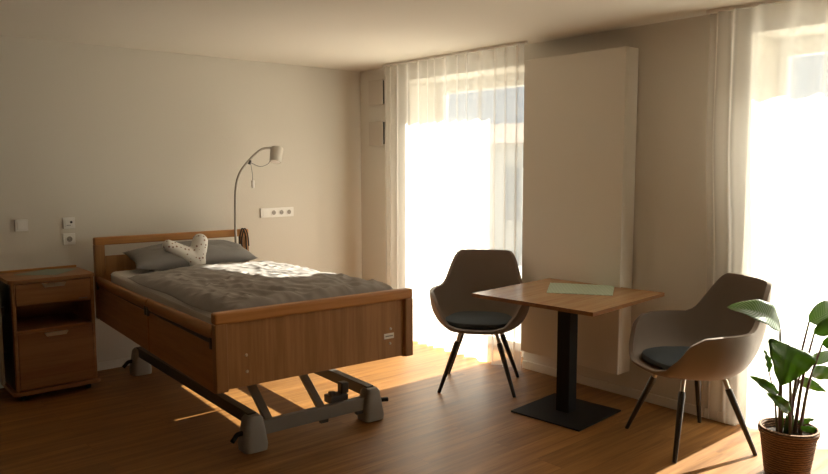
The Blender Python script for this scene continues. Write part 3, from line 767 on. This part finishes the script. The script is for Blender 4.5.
# ------------------------------------------------------------------ armchairs
def lerp_prof(tab, x):
    for (a, va), (b, vb) in zip(tab, tab[1:]):
        if x <= b:
            t = (x - a) / (b - a); t = t * t * (3 - 2 * t) * 0.25 + t * 0.75
            return va + (vb - va) * t
    return tab[-1][1]
HT = [(0, 0.905), (28, 0.905), (33, 0.885), (56, 0.685), (63, 0.668), (95, 0.664), (110, 0.655), (122, 0.615), (135, 0.53), (148, 0.466), (165, 0.447), (180, 0.445)]
AT = [(0, 0.335), (30, 0.335), (50, 0.320), (70, 0.330), (100, 0.335), (120, 0.325), (150, 0.315), (180, 0.315)]
BT = [(0, 0.365), (30, 0.365), (60, 0.285), (90, 0.27), (120, 0.315), (150, 0.295), (180, 0.285)]
def make_chair(label, loc, rz):
    ch = thing('armchair', label, 'armchair', loc, rz, 'taupe tub armchairs')
    NT, NS = 120, 26; bm = bmesh.new(); rings = []
    zc = 0.418
    for s in range(1, NS + 1):
        t = s / NS; ring = []
        for k in range(NT):
            th = -180 + 360 * k / NT; at_ = abs(th); h = lerp_prof(HT, at_)
            a = lerp_prof(AT, at_); b = lerp_prof(BT, at_)
            if t < 0.42:
                q = t / 0.42 * 0.62; g = 0.0
                z = zc - 0.012 + 0.012 * (t / 0.42) ** 2
            else:
                w = (t - 0.42) / 0.58
                q = 0.62 + 0.38 * (1 - max(0.0, 1 - w) ** 2.1); g = w ** 1.45
                z = zc + (h - zc) * g
            rr = q
            ct, st = math.cos(math.radians(th)), math.sin(math.radians(th))
            ct2 = math.copysign(abs(ct) ** 0.86, ct); st2 = math.copysign(abs(st) ** 0.86, st)
            # back leans: push rearwards with height
            x = a * st2 * rr; y = b * ct2 * rr
            ring.append(bm.verts.new((x, y, z)))
        rings.append(ring)
    c = bm.verts.new((0, 0, zc - 0.012))
    for k in range(NT): bm.faces.new((c, rings[0][(k + 1) % NT], rings[0][k]))
    for r1_, r2_ in zip(rings, rings[1:]):
        for k in range(NT): bm.faces.new((r1_[k], r1_[(k + 1) % NT], r2_[(k + 1) % NT], r2_[k]))
    sh = obj('shell', bm, M['shell'], ch, smooth=True)
    so_ = sh.modifiers.new('thickness', 'SOLIDIFY'); so_.thickness = 0.024; so_.offset = 0.0
    bv = sh.modifiers.new('soft', 'BEVEL'); bv.width = 0.008; bv.segments = 3; bv.limit_method = 'ANGLE'; bv.angle_limit = math.radians(50)
    # seat cushion
    s = bmesh.new(); prof = [(0.0, 0.486), (0.90, 0.484), (0.98, 0.476), (1.0, 0.464), (0.985, 0.448), (0.90, 0.438), (0.0, 0.436)]
    rg = []
    for r, z in prof:
        if r == 0: rg.append([s.verts.new((0, -0.01, z))]); continue
        ring = []
        for k in range(64):
            th = 2 * PI * k / 64; cx_, sy_ = math.sin(th), math.cos(th)
            x = math.copysign(abs(cx_) ** 0.75, cx_) * 0.238; y = math.copysign(abs(sy_) ** 0.75, sy_) * 0.215
            ring.append(s.verts.new((x * r * (1.0 if y < 0 else 0.94), -0.022 + y * r, z + (0.0 if r > .9 else 0.0))))
        rg.append(ring)
    for a, b in zip(rg, rg[1:]):
        for k in range(64):
            k2 = (k + 1) % 64
            if len(a) == 1: s.faces.new((a[0], b[k], b[k2]))
            elif len(b) == 1: s.faces.new((a[k], a[k2], b[0]))
            else: s.faces.new((a[k], a[k2], b[k2], b[k]))
    obj('seat_cushion', s, M['cushion'], ch, smooth='auto')
    # mounting plate and legs
    s = bmesh.new(); lathe(s, [(0, 0.392), (0.11, 0.392), (0.12, 0.400), (0.11, 0.409), (0, 0.409)], 28); obj('swivel_plate', s, M['leg'], ch, smooth='auto')
    for sx in (-1, 1):
        for sy in (-1, 1):
            foot = Vector((sx * 0.252, sy * 0.235, 0.0)); top = Vector((sx * 0.118, sy * 0.115, 0.400))
            d = top - foot
            s = bmesh.new(); tube(s, [foot, foot + d * 0.012, foot + d * 0.79, foot + d * 0.83], [0.010, 0.0115, 0.0185, 0.0165], 14)
            lg = obj('leg', s, M['leg'], ch, smooth='auto')
            s = bmesh.new(); inn = Vector((sx * 0.07, sy * 0.07, 0.412))
            tube(s, bez([foot + d * 0.75, foot + d * 0.86, foot + d * 0.95, (top + inn) / 2 + Vector((0, 0, 0.002))], 4), [0.0125] * 12 + [0.0095], 12)
            obj('leg_bracket', s, M['bronze'], lg, smooth='auto')
    return ch
d1 = Vector((-0.78, -0.62, 0)); d2 = Vector((-0.874, 0.486, 0))
chair = make_chair('taupe tub armchair with dark seat cushion in front of the far curtain', (-0.556, -2.112, 0), math.atan2(d1.x, -d1.y))
dup(chair, (-0.436, -3.592, 0), math.atan2(d2.x, -d2.y), 'taupe tub armchair with dark seat cushion beside the potted plant')

# ------------------------------------------------------------------ potted plant
PC = Vector((-0.485, -4.135, 0))
pp_ = thing('potted_plant', 'leafy green plant with purple stems in a brown wicker pot', 'plant', PC)
prof = [(0.0, 0.0), (0.090, 0.0), (0.099, 0.008)]
for k in range(1, 24):
    z = 0.008 + 0.205 * k / 23; prof.append((0.099 + 0.027 * k / 23 + 0.0022 * (k % 2), z))
prof += [(0.134, 0.215), (0.137, 0.232), (0.133, 0.246), (0.124, 0.248), (0.119, 0.235), (0.117, 0.20), (0.0, 0.20)]
s = bmesh.new(); lathe(s, prof, 56); obj('wicker_pot', s, M['wicker'], pp_, smooth=True)
s = bmesh.new(); lathe(s, [(0, 0.212), (0.07, 0.214), (0.115, 0.208), (0.1165, 0.2005)], 30)
for v in s.verts: v.co.z += 0.004 * noise.noise(v.co * 40)
obj('soil', s, M['soil'], pp_, smooth=True)

DP = (PC + Vector((0, 0, 0.4)) - CAM_POS).dot(F)
def leaf_mesh(base, tip, width, roll, arch, peak=0.36, fold=0.25):
    base, tip = Vector(base), Vector(tip); ax_ = tip - base; L = ax_.length; ax_ = ax_.normalized()
    side = ax_.cross(-F).normalized(); side = Matrix.Rotation(math.radians(roll), 3, ax_) @ side
    nm = side.cross(ax_).normalized()
    if nm.dot(Vector((0, 0, 1))) < 0: nm = -nm
    bm = bmesh.new(); uvl = bm.loops.layers.uv.new('UVMap'); NL, NW = 22, 10; g = []
    for j in range(NL + 1):
        t = j / NL
        wd = width / 2 * (max(0.0, math.sin(PI * min(1, t ** (math.log(0.5) / math.log(peak))))) ** 0.75 if 0 < t < 1 else 0.0) + 0.0008
        c = base + ax_ * L * t + nm * arch * 4 * t * (1 - t)
        row = []
        for i in range(NW + 1):
            u = i / NW * 2 - 1
            p = c + side * wd * u * math.cos(fold) + nm * (abs(u) * wd * math.sin(fold) + 0.004 * math.sin(t * 20 + u * 2) * abs(u))
            row.append((bm.verts.new(p), u, t))
        g.append(row)
    for a, b in zip(g, g[1:]):
        for i in range(NW):
            f = bm.faces.new((a[i][0], a[i + 1][0], b[i + 1][0], b[i][0]))
            for lp_, (v, u, t) in zip(f.loops, (a[i], a[i + 1], b[i + 1], b[i])): lp_[uvl].uv = (u, t * 3)
    return bm
LEAVES = [
    # base px, tip px, depth offsets (base, tip), width, roll, arch, material, soil anchor offset
    ((780, 329), (727, 307), 0.02, -0.04, 0.14, 35, 0.055, 'leafpale', (-0.03, 0.02), 0.012),
    ((789, 345), (780, 386), -0.02, -0.08, 0.25, 0, 0.012, 'leaf', (0.0, -0.02), 0.010),
    ((778, 394), (750, 376), -0.05, -0.09, 0.048, 15, 0.01, 'leaf', (-0.05, -0.01), 0.006),
    ((790, 412), (767, 393), -0.08, -0.12, 0.060, 15, 0.01, 'leaf', (-0.02, -0.05), 0.007),
    ((809, 322), (842, 304), 0.04, 0.10, 0.115, -20, 0.03, 'leafpale', (0.02, 0.03), 0.010),
    ((814, 334), (850, 318), 0.0, 0.05, 0.085, -25, 0.03, 'leaf', (0.04, 0.02), 0.010),
    ((812, 372), (844, 378), -0.03, 0.02, 0.075, 10, 0.015, 'leaf', (0.05, -0.01), 0.008),
    ((805, 362), (838, 352), 0.06, 0.12, 0.060, -10, 0.02, 'leafpale', (0.02, 0.04), 0.008),
    ((800, 380), (826, 392), 0.05, 0.10, 0.055, 10, 0.01, 'leaf', (0.03, 0.05), 0.007),
    ((797, 422), (814, 419), 0.03, 0.05, 0.030, 5, 0.004, 'leaf', (0.04, 0.0), 0.004),
    ((800, 428), (820, 430), -0.02, 0.0, 0.032, 0, 0.004, 'leaf', (0.05, -0.03), 0.004),
    ((769, 372), (764, 350), 0.03, 0.05, 0.035, 20, 0.01, 'leaf', (-0.04, 0.03), 0.006),
    ((822, 345), (858, 338), 0.02, 0.06, 0.09, -15, 0.02, 'leaf', (0.06, 0.01), 0.010),
]
for (bp, tp_, db, dt, wd, roll, arch, mn, an, sr) in LEAVES:
    b_ = at(bp[0], bp[1], DP + db) - PC; t_ = at(tp_[0], tp_[1], DP + dt) - PC
    a_ = RT * an[0] * 1.0 + Vector((F.x, F.y, 0)) * an[1]; a_ = Vector((a_.x, a_.y, 0.208))
    mid = a_.lerp(b_, 0.5) + Vector((0, 0, 0.02)) - RT * (b_ - a_).dot(RT) * 0.12
    s = bmesh.new(); cv = bez([a_, mid, b_], 8); n_ = len(cv)
    tube(s, cv, [sr * 0.8 * (1.25 - 0.7 * i / (n_ - 1)) for i in range(n_)], 8)
    st = obj('stem', s, M['stem'], pp_, smooth=True)
    lf = obj('leaf', leaf_mesh(b_, t_, wd, roll, arch, 0.17 if wd > 0.2 else 0.38), M[mn], st, smooth=True)
    sm = lf.modifiers.new('thickness', 'SOLIDIFY'); sm.thickness = 0.0012
for k in range(6):     # short green shoots at the base
    a = random.uniform(0, 2 * PI); r = random.uniform(0.01, 0.055); p = Vector((r * math.cos(a), r * math.sin(a), 0.208)); q = p + Vector((random.uniform(-.02, .02), random.uniform(-.02, .02), random.uniform(0.08, 0.17)))
    s = bmesh.new(); tube(s, [p, p.lerp(q, .5), q], [0.009, 0.008, 0.003], 8)
    obj('shoot', s, M['leaf'], pp_, smooth=True)
